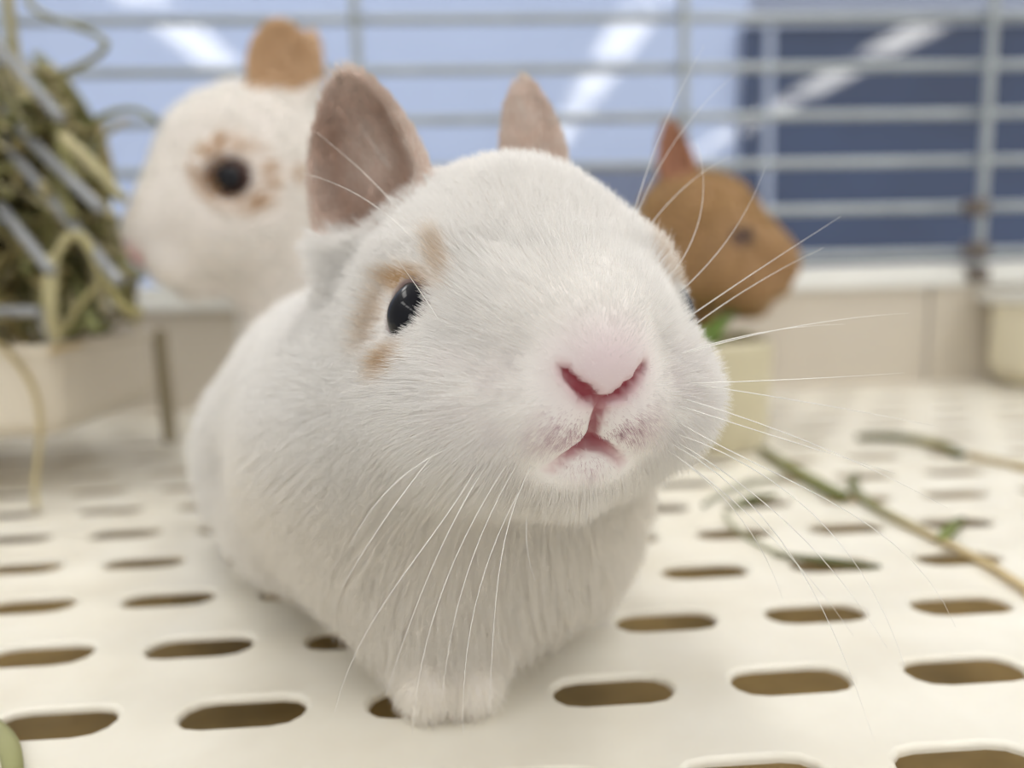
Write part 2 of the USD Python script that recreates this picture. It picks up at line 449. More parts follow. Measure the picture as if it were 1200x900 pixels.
class Head:
    """local frame: x forward (nose), y to the animal's right, z up; origin between the eyes; nose tip at x = 30"""

    def __init__(s, origin, yaw, pitch=0.0, roll=0.0, scale=1.0, ears=(), baby=False, eye=(2.6, 16.6, 0.6)):
        s.baby, s.eye = baby, eye
        s.paths = None
        F = np.array([math.sin(yaw) * math.cos(pitch), -math.cos(yaw) * math.cos(pitch), math.sin(pitch)])
        R0 = unit(np.cross(F, [0, 0, 1.0])); U0 = np.cross(R0, F)
        R = math.cos(roll) * R0 + math.sin(roll) * U0; U = np.cross(R, F)
        s.o, s.A, s.k, s.ears = np.asarray(origin, float), np.array([F, R, U]), scale, ears

    def loc(s, p): return ((p - s.o.astype(np.float32)) @ s.A.T.astype(np.float32)) / np.float32(s.k)

    def wld(s, q): return s.o + (np.asarray(q, float) @ s.A) * s.k

    def sdf_local(s, q):
        m = q.copy(); m[:, 1] = np.abs(m[:, 1])
        ex, ey, ez = s.eye
        if s.baby:                                # short face, full cheeks
            d = ell(m, (-9, 0, 3.0), (20, 19, 17.5))
            d = smin(d, ell(m, (11, 0, -7), (16, 13.5, 12)), 9)
            d = smin(d, ell(m, (-1, 12.5, -13.5), (17, 12.0, 12.0)), 9)
            d = smin(d, ell(m, (3, 13, 0), (13, 7.7, 11)), 7)
            d = smin(d, cap(m, (0, 0, 7.5), (22.0, 0, -3.6), 10, 7.2), 7)
            d = smin(d, ell(m, (13.5, 11.2, -13.2), (13, 11.5, 9.6)), 7.0)
            d = smin(d, ell(m, (16.0, 7.6, -2.2), (8.5, 5.6, 6.6)), 4)
            d = smin(d, ell(m, (21.0, 4.6, -12.8), (7.6, 5.6, 5.4)), 3.2)
            d = smin(d, ell(m, (15.5, 0, -20.5), (9.5, 9.5, 5.5)), 4)
            d = smin(d, ell(m, (26.0, 0, -7.0), (4.2, 5.6, 4.0)), 3.5)
        else:
            d = ell(m, (-7, 0, 4), (22, 19.5, 19))
            d = smin(d, ell(m, (13, 0, -6), (14, 12.5, 12)), 10)
            d = smin(d, ell(m, (3, 10.5, -8), (16, 11.5, 13)), 9)
            d = smin(d, cap(m, (2, 0, 9), (23.5, 0, -3.5), 9.5, 6.2), 7)
            d = smin(d, ell(m, (20.5, 5.8, -12.2), (8.2, 7.2, 6.6)), 3.0)
            d = smin(d, ell(m, (17, 0, -19.5), (8, 6.5, 4.5)), 3.5)
            d = smin(d, ell(m, (26.3, 0, -7.3), (3.9, 4.9, 3.6)), 3.0)
        if not s.baby:                            # brow above the eye and the socket
            d = smin(d, ell(m, (ex - 1, ey + 0.3, ez + 5.2), (7, 3.2, 3.2)), 4)
            d = smax(d, -ell(m, (ex + 1.3, ey + 4.6, ez), (4.9, 2.6, 4.8)), 1.5)
        if s.paths is not None:                   # nostrils, philtrum, mouth
            n, c, l = s.paths
            d = smax(d, -s.along(m, n, (0.5, 0.95, 0.8, 0.55)), 0.4)
            d = smax(d, -s.along(m, c, (0.6, 0.55, 0.6, 0.8)), 0.8)
            d = smax(d, -s.along(m, l, (1.0, 0.75, 0.45, 0.2)), 0.7)
        return d

    @staticmethod
    def along(m, pts, r):
        d = cap(m, pts[0], pts[1], r[0], r[1])
        for k in range(1, len(pts) - 1): d = np.minimum(d, cap(m, pts[k], pts[k + 1], r[k], r[k + 1]))
        return d

    def carve(s):
        """lays the paths on the face's surface"""
        x = np.linspace(34, 8, 520)
        out = []
        for path, sink in ((NOSTRIL, 0.45), (PHILTRUM, 0.1), (MOUTH, 0.2)):
            pts = []
            for y, z in path:
                line = np.column_stack([x, np.full_like(x, y), np.full_like(x, z)]).astype(np.float32)
                pts.append((x[np.argmax(s.sdf_local(line) < 0)] - sink, y, z))
            out.append(pts)
        s.paths = out

    def cavity(s, q):                             # how deep below the uncarved face
        m = q.astype(np.float32).copy(); m[:, 1] = np.abs(m[:, 1])
        keep, s.paths = s.paths, None
        d = s.sdf_local(m); s.paths = keep
        return np.where((m[:, 0] > 16) & (m[:, 2] < -4), -d, 0.0)

    def mouth_dist(s, m):
        n, c, l = s.paths; o = (0, 0, 0, 0)
        d = s.along(m, n, (0.5, 0.9, 0.7, 0.3))
        return np.minimum(np.minimum(d, s.along(m, c, o) - 0.05), s.along(m, l, (0.3, 0.25, 0.1, 0)))

    def sdf_ears(s, q):
        d = np.full(len(q), 1e3, np.float32)
        for e in s.ears:
            X, N, Z = e['A']
            r = (q - np.asarray(e['base'], np.float32)) @ np.array([X, N, Z], np.float32).T
            L, W, T = e['L'], e['W'], e.get('T', 3.4)
            z = r[:, 2] / L
            r = r.copy(); r[:, 1] += e.get('curl', 0.0) * (r[:, 0] / W) ** 2 * -1.0
            sc = 1.0 + e.get('taper', 0.4) * (0.5 - np.clip(z, 0, 1)); r[:, 0] = r[:, 0] / sc
            o = ell(r, (0, 0, L * 0.5), (W, T, L * 0.56))
            i = ell(r, (0, 2.3, L * 0.52), (W - 1.1, T - 0.3, L * 0.56 - 1.4))
            d = np.minimum(d, smax(o, -i, 0.8))
        return d

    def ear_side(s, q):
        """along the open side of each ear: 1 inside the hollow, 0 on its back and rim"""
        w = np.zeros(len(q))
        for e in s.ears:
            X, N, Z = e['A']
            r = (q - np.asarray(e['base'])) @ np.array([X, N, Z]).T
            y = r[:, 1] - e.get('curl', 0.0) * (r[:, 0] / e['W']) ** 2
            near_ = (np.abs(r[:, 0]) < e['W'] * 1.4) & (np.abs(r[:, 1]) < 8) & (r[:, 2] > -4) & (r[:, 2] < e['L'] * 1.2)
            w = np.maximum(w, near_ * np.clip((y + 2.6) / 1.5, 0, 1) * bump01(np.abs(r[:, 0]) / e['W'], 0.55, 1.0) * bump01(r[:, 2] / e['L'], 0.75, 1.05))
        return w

    def sdf(s, p):
        q = s.loc(p)
        d = s.sdf_local(q)
        if s.ears: d = smin(d, s.sdf_ears(q), 2.5)
        return d * np.float32(s.k)


def ear(side, base, tip_dir, normal, L, W, T=3.4, curl=0.0, taper=0.4):
    """side +1: the animal's right; local directions"""
    Z = unit(tip_dir); N = np.asarray(normal, float); N = unit(N - (N @ Z) * Z); X = np.cross(N, Z)
    b = np.array(base, float); b[1] *= side
    return dict(base=b, A=(X, N, Z), L=L, W=W, T=T, curl=curl, taper=taper)


rng = np.random.default_rng(7)


def blend(a, b, w):
    return a * (1 - w[:, None]) + np.asarray(b) * w[:, None]


def bump01(d, r0, r1):
    return 1 - np.clip((d - r0) / (r1 - r0), 0, 1)


def grow(f, mesh, n, weight, length, direction, lift, colour, width, seed, k=4, mask=None, clump=0.25):
    """hairs rooted on the mesh. every argument that is a function takes the roots (world mm) and normals"""
    r = np.random.default_rng(seed)
    tri = mesh.triangles.astype(np.float32); cen = tri.mean(1); nf = mesh.face_normals
    wt = mesh.area_faces * weight(cen, nf)
    fi = r.choice(len(tri), n, p=wt / wt.sum())
    u, v = r.random(n), r.random(n); sw = u + v > 1; u[sw], v[sw] = 1 - u[sw], 1 - v[sw]
    T = tri[fi]; p = T[:, 0] + u[:, None] * (T[:, 1] - T[:, 0]) + v[:, None] * (T[:, 2] - T[:, 0])
    nn = unit(gradient(f, p, 1.2))
    if mask is not None:
        ok = mask(p); p, nn = p[ok], nn[ok]
    n = len(p)
    L = length(p, nn) * r.uniform(0.65, 1.2, n)
    d = direction(p, nn)
    # locks: low-frequency turns of the flow, and a little disorder hair by hair
    wob = np.stack([meshkit.fbm(p / 3.2 + o, 2, 3) - 0.5 for o in (0, 17.3, 41.9)], 1) * 2 * clump
    d = d + wob + r.normal(0, 0.10, (n, 3))
    d = unit(d - (d * nn).sum(1, keepdims=True) * nn)
    lf = np.clip(lift(p, nn) + r.normal(0, 0.07, n), 0.03, 1.4)
    s = np.linspace(0, 1, k)
    # starts lifted, lies down along its length
    ang = lf[:, None] * (1.25 - 0.6 * s[None])
    step = (L / (k - 1))[:, None, None] * (np.cos(ang)[..., None] * d[:, None] + np.sin(ang)[..., None] * nn[:, None])
    pts = p[:, None] + np.concatenate([np.zeros((n, 1, 3)), np.cumsum(step[:, :-1], 1)], 1) - 0.25 * nn[:, None]
    w = (width(p) if callable(width) else width) * r.uniform(0.8, 1.2, n)
    W = w[:, None] * np.linspace(1, 0.18, k)[None]
    return pts, W, np.clip(colour(p, nn) * r.uniform(0.94, 1.04, (n, 1)), 0, 1)


def eye_mesh(c, r, axis, pupil=0.62, fwd=None, squeeze=1.0):
    s = trimesh.creation.icosphere(4, 1.0); v = np.array(s.vertices)
    ang = np.arccos(np.clip(v @ unit(axis), -1, 1))
    bulge = 1 + 0.10 * np.exp(-(ang / 0.6) ** 2)
    tint = np.where((ang < pupil)[:, None], (0.002, 0.0025, 0.006), (0.045, 0.016, 0.008)).astype(float)
    tint[ang > 1.05] = (0.02, 0.012, 0.01)
    v = v * r * bulge[:, None]
    if fwd is not None: v = v - np.outer(v @ fwd, fwd) * (1 - squeeze)
    return trimesh.Trimesh(np.asarray(c) + v, s.faces, process=False), tint


# ---------------------------------------------------------------- the near rabbit
nose = at(711, 449, 88)
HY = math.radians(14.5)
EX, EY, EZ = 10.3, 11.5, -2.2
near = Head((0, 0, 0), HY, 0.0, 0.03, 1.05, baby=True, eye=(EX, EY, EZ))
near.o = nose - np.array([30.0, 0, -8.8]) @ near.A * near.k
near.carve()
near.ears = (ear(+1, (-11, 17.6, 5.5), (-0.25, 0.20, 1.0), (0.80, 0.60, 0), 29.5, 10.2, 5.0, 1.6, 0.55),
             ear(-1, (-15, 7.4, 12), (-0.25, 0.02, 1.0), (-0.6, -0.8, 0), 24.5, 6.4, 3.2, 1.0, 0.45))
EYE_L = [(EX, EY, EZ), (EX, -EY, EZ)]
neck = near.wld((-14, 0, -12))
EYE_R, SQ = 5.8, 0.74
em_axis = unit(np.array([0.16, 0.98, 0.04]))
t_ = np.linspace(24, 4, 400)[:, None]
ray = np.array([EX, EY, EZ]) + (t_ - 10) * em_axis
hit = ray[np.argmax(near.sdf_local(ray.astype(np.float32)) < 0)]
ec = hit - em_axis * 4.35 / near.k
EYE_L = [tuple(ec), (ec[0], -ec[1], ec[2])]
print('eye', hit, ec)
trunk_c = np.array([-27.0, 186.0, 33.5])
axis = unit(np.array([-0.38, 0.92, 0.0])); TR = np.array([axis, np.cross([0, 0, 1.0], axis), [0, 0, 1.0]])
chest_c = np.array([0.5, 137.0, 28.0])
PAWS = [atz(494, 832, 0), atz(550, 830, 0)]


def near_sdf(p):
    d = near.sdf(p)
    b = ell(p, trunk_c, (46, 34.5, 33), TR)
    b = smin(b, ell(p, chest_c, (30, 25, 25)), 22)
    b = smin(b, ell(p, (-52, 200, 24), (18, 34, 22)), 8)
    b = smin(b, ell(p, (2, 205, 24), (16, 32, 22)), 8)
    b = smin(b, cap(p, near.wld((-10, 0, -8)), (-8, 150, 42), 17, 24), 10)
    for q in PAWS:
        b = smin(b, cap(p, (q[0], q[1] + 15, 14), (q[0], q[1] + 7, 4.8), 9.5, 5.0), 13)
        b = smin(b, cap(p, (q[0], q[1] + 7, 4.2), (q[0] + 1, q[1] - 1.0, 3.4), 4.4, 3.4), 3)
    b = smin(b, ell(p, (0, 144, 15.5), (27, 24, 13)), 8)           # loose belly fur bag just over the floor
    b = smin(b, ell(p, (-27, 178, 17), (31, 40, 15.5)), 8)
    b = smin(b, ell(p, (-21, 144, 40), (17, 26, 19)), 26)
    d = smin(d, b, 18)
    return np.maximum(d, 0.4 - p[:, 2])           # rests on the floor


near_mesh = mesh_of(near_sdf, (-82, 72, -1), (48, 246, 128), 0.9)
print('near', len(near_mesh.faces), near_mesh.bounds.round(0).tolist())

WHITE = np.array([0.95, 0.936, 0.915])
TAN = np.array([0.60, 0.42, 0.23])


def near_region(p):
    q = near.loc(p.astype(np.float32)).astype(float)
    m = q.copy(); m[:, 1] = np.abs(m[:, 1])
    on_ear = near.sdf_ears(q.astype(np.float32)) < 1.2
    on_ear &= q[:, 2] > np.where(q[:, 1] > 0, 10, 15)
    return q, m, on_ear


def near_tan(m):
    t = bump01(np.linalg.norm((m - [10.5, 15.2, 4.8]) / [8, 1.6, 4.4], axis=1), 0.2, 1.2) * 0.75
    t = np.maximum(t, bump01(np.linalg.norm((m - [10, 19.0, 2.6]) / [8, 3.4, 2.0], axis=1), 0.4, 1.2))
    t = np.maximum(t, bump01(np.linalg.norm((m - [13.5, 18, -7.2]) / [4.2, 12, 2.6], axis=1), 0.3, 1.2) * 0.9)
    t = np.maximum(t, bump01(np.linalg.norm((m - [6.5, 18.0, -2.5]) / [2.4, 12, 6], axis=1), 0.5, 1.2) * 0.5)
    return t * (m[:, 0] > 1)


def eye_dist(m):
    return np.linalg.norm((m - np.array(EYE_L[0])) / [SQ, 1, 1], axis=1)


def near_fur_colour(p, n):
    q, m, on_ear = near_region(p)
    c = np.tile(WHITE, (len(p), 1))
    c = blend(c, (0.94, 0.905, 0.845), np.clip((-q[:, 2] - 16) / 14, 0, 1) * np.clip((175 - p[:, 1]) / 45, 0, 1))  # warm bounce from the floor put into the chest and paw fur colour
    c = blend(c, TAN, near_tan(m))
    nd = np.linalg.norm((q - [28, 0, -7.0]) / [8, 6.5, 5.5], axis=1)
    c = blend(c, (0.82, 0.735, 0.75), bump01(nd, 0.3, 1.3) * 0.7)
    lip = np.linalg.norm((m - [26, 2.6, -14.4]) / [9, 5.2, 4.0], axis=1)
    c = blend(c, (0.54, 0.35, 0.40), bump01(lip, 0.3, 1.25) * 0.9 * (0.55 + 0.9 * meshkit.noise(p / 0.5, 8)))
    c = blend(c, (0.66, 0.48, 0.52), bump01(np.linalg.norm((q - [24, 0, -19.0]) / [6, 3.6, 1.9], axis=1), 0.3, 1.3) * 0.7)
    pad = bump01(np.linalg.norm((m - [22, 9, -11]) / [10, 9, 8], axis=1), 0.3, 1.2) * np.clip(meshkit.fbm(p / 2.5, 3, 4) * 2 - 0.7, 0, 1)
    c = blend(c, (0.74, 0.67, 0.68), pad * 0.6)
    c = blend(c, (0.60, 0.36, 0.38), bump01(near.mouth_dist(m), 0.2, 1.2) * 0.7)
    c = blend(c, (0.70, 0.56, 0.46), np.where(on_ear, 0.40 + 0.35 * meshkit.noise(p / 2.0, 5), 0.0))
    c = blend(c, (0.48, 0.33, 0.25), near.ear_side(q) * on_ear * 0.75)  # brown inner ear, darkened in the hollow: its shading is in the colour
    return c


def near_skin(p):
    q, m, on_ear = near_region(p)
    c = np.tile([0.88, 0.84, 0.80], (len(p), 1))
    c = blend(c, (0.70, 0.50, 0.32), near_tan(m) * 0.6)
    c = blend(c, (0.78, 0.65, 0.66), bump01(np.linalg.norm((q - [29, 0, -7.5]) / [9, 7, 6.0], axis=1), 0.4, 1.2))
    dn = near.mouth_dist(m)
    c = blend(c, (0.66, 0.42, 0.44), bump01(dn, 0.2, 1.2) * 0.6)
    c = blend(c, (0.40, 0.13, 0.15), bump01(near.along(m, near.paths[1], (0, 0, 0, 0)), 0.4, 1.0))
    c = blend(c, (0.40, 0.13, 0.15), bump01(near.along(m, near.paths[2], (0.6, 0.3, 0.1, 0)), 0.35, 0.9) * bump01(m[:, 1], 1.5, 4.0) * 0.85)
    c = blend(c, (0.32, 0.06, 0.08), np.clip((near.cavity(q) - 0.15) / 0.7, 0, 1))
    c = blend(c, (0.62, 0.45, 0.37), np.where(on_ear, 0.9, 0.0))
    c = blend(c, (0.42, 0.26, 0.19), near.ear_side(q) * on_ear * 0.9)  # same hollow shading painted over the brown ear skin
    de = eye_dist(m)
    c = blend(c, (0.16, 0.10, 0.10), bump01(de, 5.7, 6.6))
    return c


rab = thing('rabbit', 'white rabbit with pink nose facing the viewer, in front of the other two rabbits', 'rabbit', (trunk_c[0], trunk_c[1], 0))
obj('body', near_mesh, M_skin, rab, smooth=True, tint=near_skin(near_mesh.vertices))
for e in EYE_L:
    c = near.wld(e); ax = near.A.T @ unit(np.array([0.3, math.copysign(1, e[1]) * 0.93, 0.04]))
    em, tint = eye_mesh(c, EYE_R, ax, 1.12, near.A[0], SQ); obj('eye', em, M_eye, rab, smooth=True, tint=tint)

O = np.array([0, 0, CAM_H])


def in_view_weight(p, n):
    v = unit(O - p); face = np.clip((n * v).sum(1), -0.35, 1)
    dist = np.linalg.norm(p - O, axis=1)
    return np.where(face > -0.3, 0.35 + 0.65 * np.clip(face + 0.3, 0, 1), 0.12) * np.clip(115 / dist, 0.25, 1.2) ** 2


def near_len(p, n):
    q, m, on_ear = near_region(p)
    dn = np.linalg.norm(q - [29, 0, -9], axis=1)
    L = np.interp(dn, [0, 4, 9, 18, 30, 45, 70], [0.5, 0.9, 2.0, 3.6, 4.8, 7.0, 9.0])
    L = np.where((q[:, 2] > 8) & (q[:, 0] > -20), np.minimum(L, 3.3), L)
    de = eye_dist(m)
    L *= np.maximum(np.interp(de, [5.6, 7.5, 12], [0.30, 0.55, 1.0]), np.where(q[:, 1] > 0, 0, 0.9))
    lip = np.linalg.norm((m - [26, 2.0, -14.6]) / [6, 5, 4.5], axis=1)
    L = np.where(lip < 1.2, np.minimum(L, 1.5), L)
    L = np.minimum(L, np.interp(near.mouth_dist(m), [0.4, 3, 8], [0.5, 1.3, 5]))
    L = L + 2.5 * np.clip((-q[:, 2] - 17) / 6, 0, 1) * (dn > 14)
    L = np.where(on_ear, 2.4, L)
    L = np.where((p[:, 2] < 10) & (p[:, 1] < 135), np.minimum(L, 3.0), L)
    return L


def near_dir(p, n):
    q, m, on_ear = near_region(p)
    tip = near.wld((33, 0, -9))
    d = unit(p - tip)
    # cheeks and chest droop, the body flows to the rear
    w = np.clip((p[:, 1] - 125) / 30, 0, 1)[:, None]
    d = d * (1 - w) + unit(np.array([-0.25, 0.9, -0.35])) * w
    low = np.clip((-q[:, 2] - 12) / 8, 0, 1)[:, None]
    d = d + low * np.array([0, 0.1, -0.7])
    under = (np.clip((32 - p[:, 2]) / 14, 0, 1) * (p[:, 1] < 150) * (q[:, 2] < -18))[:, None]
    d = d * (1 - under) + under * (np.array([0, 0.1, -1.0]) + 0.35 * n)
    part = np.sign(q[:, 1]) * bump01(m[:, 1], 1.0, 6.0) * bump01(np.linalg.norm(q - [27, 0, -15], axis=1), 5, 10) * np.clip((q[:, 2] + 20) / 3, 0, 1)
    d = d + part[:, None] * near.A[1] * 1.1
    for e in near.ears:
        z = near.A.T @ e['A'][2]
        d = np.where((on_ear & (np.sign(q[:, 1]) == np.sign(e['base'][1])))[:, None], z, d)
    return d


def near_lift(p, n):
    q, m, on_ear = near_region(p)
    l = np.interp(q[:, 2], [-20, 0, 14], [0.40, 0.40, 0.50])
    l = np.where(on_ear, 0.3, l)
    dn = np.linalg.norm(q - [29, 0, -9], axis=1)
    return np.where(dn < 10, 0.35, l)


def near_mask(p):
    q, m, on_ear = near_region(p)
    eye = eye_dist(m) < (EYE_R + np.where(q[:, 1] > 0, 0.3, -2.2)) / near.k
    return ~eye & (near.cavity(q) < 0.45)


face = lambda p: np.linalg.norm(p - near.o, axis=1) < 40
fw = lambda p: np.interp(np.linalg.norm(p - O, axis=1), [85, 110, 200], [0.065, 0.095, 0.34])
for n, k, w, seed in ((84000, 4, lambda p, n: in_view_weight(p, n) * face(p), 11), (52000, 3, lambda p, n: in_view_weight(p, n) * ~face(p), 12)):
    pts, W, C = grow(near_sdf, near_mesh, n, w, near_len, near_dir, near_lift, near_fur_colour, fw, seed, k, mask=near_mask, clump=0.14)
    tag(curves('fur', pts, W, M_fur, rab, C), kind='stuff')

# whiskers: (base depth offset from the fur, tip depth, pixels along it)
from scipy.spatial import cKDTree


def project(p):
    d = p - O
    y = -sy_ * d[:, 0] * 0 + d[:, 1]
    r = cy_ * d[:, 0] - sy_ * d[:, 1]; y = sy_ * d[:, 0] + cy_ * d[:, 1]
    f = cp_ * y - sp_ * d[:, 2]; u = sp_ * y + cp_ * d[:, 2]
    a, b = FPX * r / f, -FPX * u / f
    return np.column_stack([600 + cr_ * a + sr_ * b, 450 - sr_ * a + cr_ * b]), f


PX, DEPTH = project(near_mesh.vertices)
tree, vtree = cKDTree(PX), cKDTree(near_mesh.vertices)


def skin_depth(px, py):
    i = tree.query([px, py], 40)[1]
    return DEPTH[i].min()


WHISKERS = [
    [(800, 380), (880, 322), (985, 254)], [(806, 388), (880, 336), (965, 290)], [(790, 350), (860, 270), (897, 195)], [(785, 330), (821, 250), (817, 167)],
    [(800, 412), (920, 385), (1065, 367)], [(798, 416), (880, 392), (990, 380)], [(740, 262), (783, 137), (825, 54)], [(755, 250), (808, 142), (867, 83)],
    [(765, 262), (821, 204), (858, 183)], [(805, 446), (960, 443), (1060, 437)], [(808, 452), (920, 467), (1100, 500)], [(800, 468), (940, 515), (1110, 595)],
    [(798, 480), (920, 515), (1050, 555)], [(795, 495), (930, 565), (1050, 640), (1120, 735)], [(792, 505), (950, 600), (1060, 780)],
    [(785, 520), (920, 640), (985, 760), (1025, 870)], [(780, 525), (870, 610), (917, 702)], [(788, 530), (900, 625), (1000, 745)], [(792, 515), (930, 620), (1040, 760)],
    [(560, 540), (490, 650), (430, 740), (392, 835)], [(572, 545), (500, 680), (460, 790), (452, 815)], [(595, 540), (540, 640), (490, 800), (483, 860)],
    [(604, 545), (545, 680), (518, 822)], [(615, 560), (562, 690), (543, 860)], [(625, 545), (590, 640), (577, 760), (572, 840)], [(618, 590), (619, 650), (628, 683)],
    [(520, 520), (450, 610), (400, 690)], [(540, 520), (470, 560), (410, 640)],
    [(480, 262), (437, 213), (367, 153)], [(490, 286), (430, 235), (350, 202)], [(455, 200), (403, 117), (370, 53)],
    [(512, 372), (490, 338), (468, 308)],
]
for w in WHISKERS:
    d0 = skin_depth(*w[0]) + 0.6
    far = 4 if w[-1][0] > 700 else (-3 if w[-1][1] > 600 else 6)
    if w[0] == (512, 372): d0, far = skin_depth(*w[0]) - 1.0, -0.5
    s_ = np.linspace(0, 1, len(w))
    p3 = [at(x, y, d0 + far * t ** 1.2) for (x, y), t in zip(w, s_)]
    j = vtree.query(p3[0])[1]
    if w[0] != (512, 372): p3[0] = near_mesh.vertices[j]
    p3 = smooth_path(p3, 14)
    obj('whisker', tube(p3, 0.085 * (1 - 0.8 * np.linspace(0, 1, 14)) * (0.8 if w[-1][1] < 230 else 1.0), 5), M_whisker, rab, smooth=True)

# claws of the right front paw
for i, (x, y, r) in enumerate(((530, 832, 0.7), (541, 831, 0.7), (552, 830, 0.6))):
    a = atz(x, y, 1.0); a[1] -= 0.8
    obj('claw', tube(smooth_path([a + [0, 3, 1.2], a + [0, 1, 0.9], a + [0, -1.2, -0.4]], 6), np.linspace(r, 0.25, 6), 7), M_claw, rab, smooth=True)


# ---------------------------------------------------------------- the two rabbits behind
def back_rabbit(name, label, head, blobs, lo, hi, h, colour, skin, hairs, body_axis, eyes, seed, hair_w=0.5, hair_l=5.0, eye_k=0.86):
    def f(p):
        d = head.sdf(p)
        b = None
        for q in blobs:
            e = ell(p, *q) if len(q) < 4 else cap(p, *q)
            b = e if b is None else smin(b, e, 14)
        return np.maximum(smin(d, b, 12), 0.4 - p[:, 2])
    m = mesh_of(f, lo, hi, h)
    c = blobs[0][0]
    t = thing(name, label, 'rabbit', (c[0], c[1], 0))
    obj('body', m, M_skin, t, smooth=True, tint=skin(m.vertices))
    for e in eyes:
        ax = head.A.T @ unit(np.array([0.2, math.copysign(1, e[1]), 0.05]))
        em, tint = eye_mesh(head.wld(e), 5.6 * head.k * eye_k, ax); obj('eye', em, M_eye, t, smooth=True, tint=tint)
    tip = head.wld((33, 0, -9))

    def ln(p, n):
        q = head.loc(p.astype(np.float32))
        L = np.interp(np.linalg.norm(q - [29, 0, -9], axis=1), [0, 6, 16, 40], [0.8, 2, 0.6 * hair_l, hair_l])
        return np.where((head.sdf_ears(q) < 1.2) & (q[:, 2] > 14), 1.8, L)

    def mk(p):
        q = head.loc(p.astype(np.float32)); q[:, 1] = np.abs(q[:, 1])
        return np.linalg.norm((q - [eyes[0][0] + 0.8, abs(eyes[0][1]) + 3.4, eyes[0][2]]) / (np.array([4.7, 5, 4.6]) * (eye_k + 0.1)), axis=1) > 1.0
    p, W, C = grow(f, m, hairs, lambda p, n: np.where((n * unit(O - p)).sum(1) > -0.35, 1.0, 0.25), ln,
                   lambda p, n: unit(unit(p - tip) * 0.6 + np.asarray(body_axis) * 0.5), lambda p, n: np.full(len(p), 0.45), colour, hair_w, seed, 3, mask=mk, clump=0.15)
    tag(curves('fur', p, W, M_fur, t, C), kind='stuff')
    return t


h2 = Head((0, 0, 0), math.radians(-66), math.radians(-22), 0.0, 1.32, ears=(
    ear(-1, (-20, 9, 13), (-0.36, -0.05, 1.0), (0.10, -1.0, 0), 19.5, 9.2, 3.4, 0.8, 0.4),
    ear(+1, (-25, 6, 12), (-0.78, 0.05, 1.0), (0.2, 1.0, 0), 23, 6.0, 3.2, 0.8, 0.5)))
E2 = (2.6, -16.9, 0.6)
h2.carve()
h2.o = at(272, 208, 232) - (np.array([2.6, -20.0, 0.6]) @ h2.A) * h2.k


def m2(p):
    q = h2.loc(p.astype(np.float32)).astype(float)
    m = q.copy(); m[:, 1] = np.abs(m[:, 1])
    return q, m, (h2.sdf_ears(q.astype(np.float32)) < 1.2) & (q[:, 2] > 15.5)


def col2(p, n=None):
    q, m, e = m2(p)
    c = np.tile(np.array([0.93, 0.915, 0.88]), (len(p), 1))
    r = np.linalg.norm((m - [2.6, 19, 0.8])[:, [0, 2]], axis=1)
    ring = np.clip(1 - np.abs(r - 7.2) / 3.0, 0, 1) * (m[:, 1] > 8) * np.clip(0.35 + 0.9 * meshkit.noise(p / 6.0, 3), 0, 1)
    c = blend(c, (0.55, 0.34, 0.15), np.clip(ring * 2.4, 0, 1))
    c = blend(c, (0.55, 0.34, 0.15), bump01(np.linalg.norm((m - [-11, 19, -4])[:, [0, 2]], axis=1), 1.2, 3.0) * (m[:, 1] > 8) * 0.8)
    c = blend(c, (0.52, 0.32, 0.15), np.where(e, np.where(q[:, 1] > 1, 0.5, 0.95), 0.0))
    return blend(c, (0.80, 0.55, 0.53), bump01(np.linalg.norm((q - [29, 0, -8]) / [6, 6, 5], axis=1), 0.5, 1.3) * 0.8)


def skin2(p):
    q, m, e = m2(p)
    c = blend(np.tile([0.85, 0.79, 0.74], (len(p), 1)), (0.52, 0.32, 0.17), np.where(e, 0.95, 0.0))
    c = blend(c, (0.75, 0.45, 0.44), bump01(np.linalg.norm((q - [29, 0, -8]) / [6, 6, 5], axis=1), 0.5, 1.3))
    return blend(c, (0.16, 0.10, 0.09), bump01(np.linalg.norm(m - [2.6, 16.9, 0.6], axis=1), 6.0, 7.0))


b2 = at(470, 420, 300)
n2 = h2.wld((-12, 0, -10))
back_rabbit('rabbit', 'white rabbit in profile with tan ears and tan eye ring, nose towards the hay', h2,
            [((b2[0], b2[1], 44), (44, 42, 43)), ((b2[0] + 2, b2[1] + 10, 28), (44, 42, 27)), (n2, b2 + [-22, -12, -4], 24, 34), ((b2[0] - 26, b2[1] - 10, 34), (28, 28, 33))],
            (-160, 195, -1), (40, 375, 172), 1.6, col2, skin2, 15000, unit([0.8, 0.5, -0.3]), [E2, (2.6, 16.9, 0.6)], 21)

h3 = Head((0, 0, 0), math.radians(57), math.radians(-15), 0.0, 1.14, baby=True, ears=(
    ear(+1, (-15, 9, 12), (-0.42, 0.0, 1.0), (0.5, 0.85, 0), 24, 6.4, 3.2, 0.8, 0.6),
    ear(-1, (-17, 7, 12), (-0.55, -0.05, 1.0), (0.2, -1.0, 0), 24, 6.0, 3.2, 0.8, 0.6)), eye=(10.4, 13.6, 0.0))
h3.carve()
h3.o = at(860, 281, 283) - (np.array([10.4, 17.0, 0.0]) @ h3.A) * h3.k


def m3_(p):
    q = h3.loc(p.astype(np.float32)).astype(float)
    m = q.copy(); m[:, 1] = np.abs(m[:, 1]); return q, m


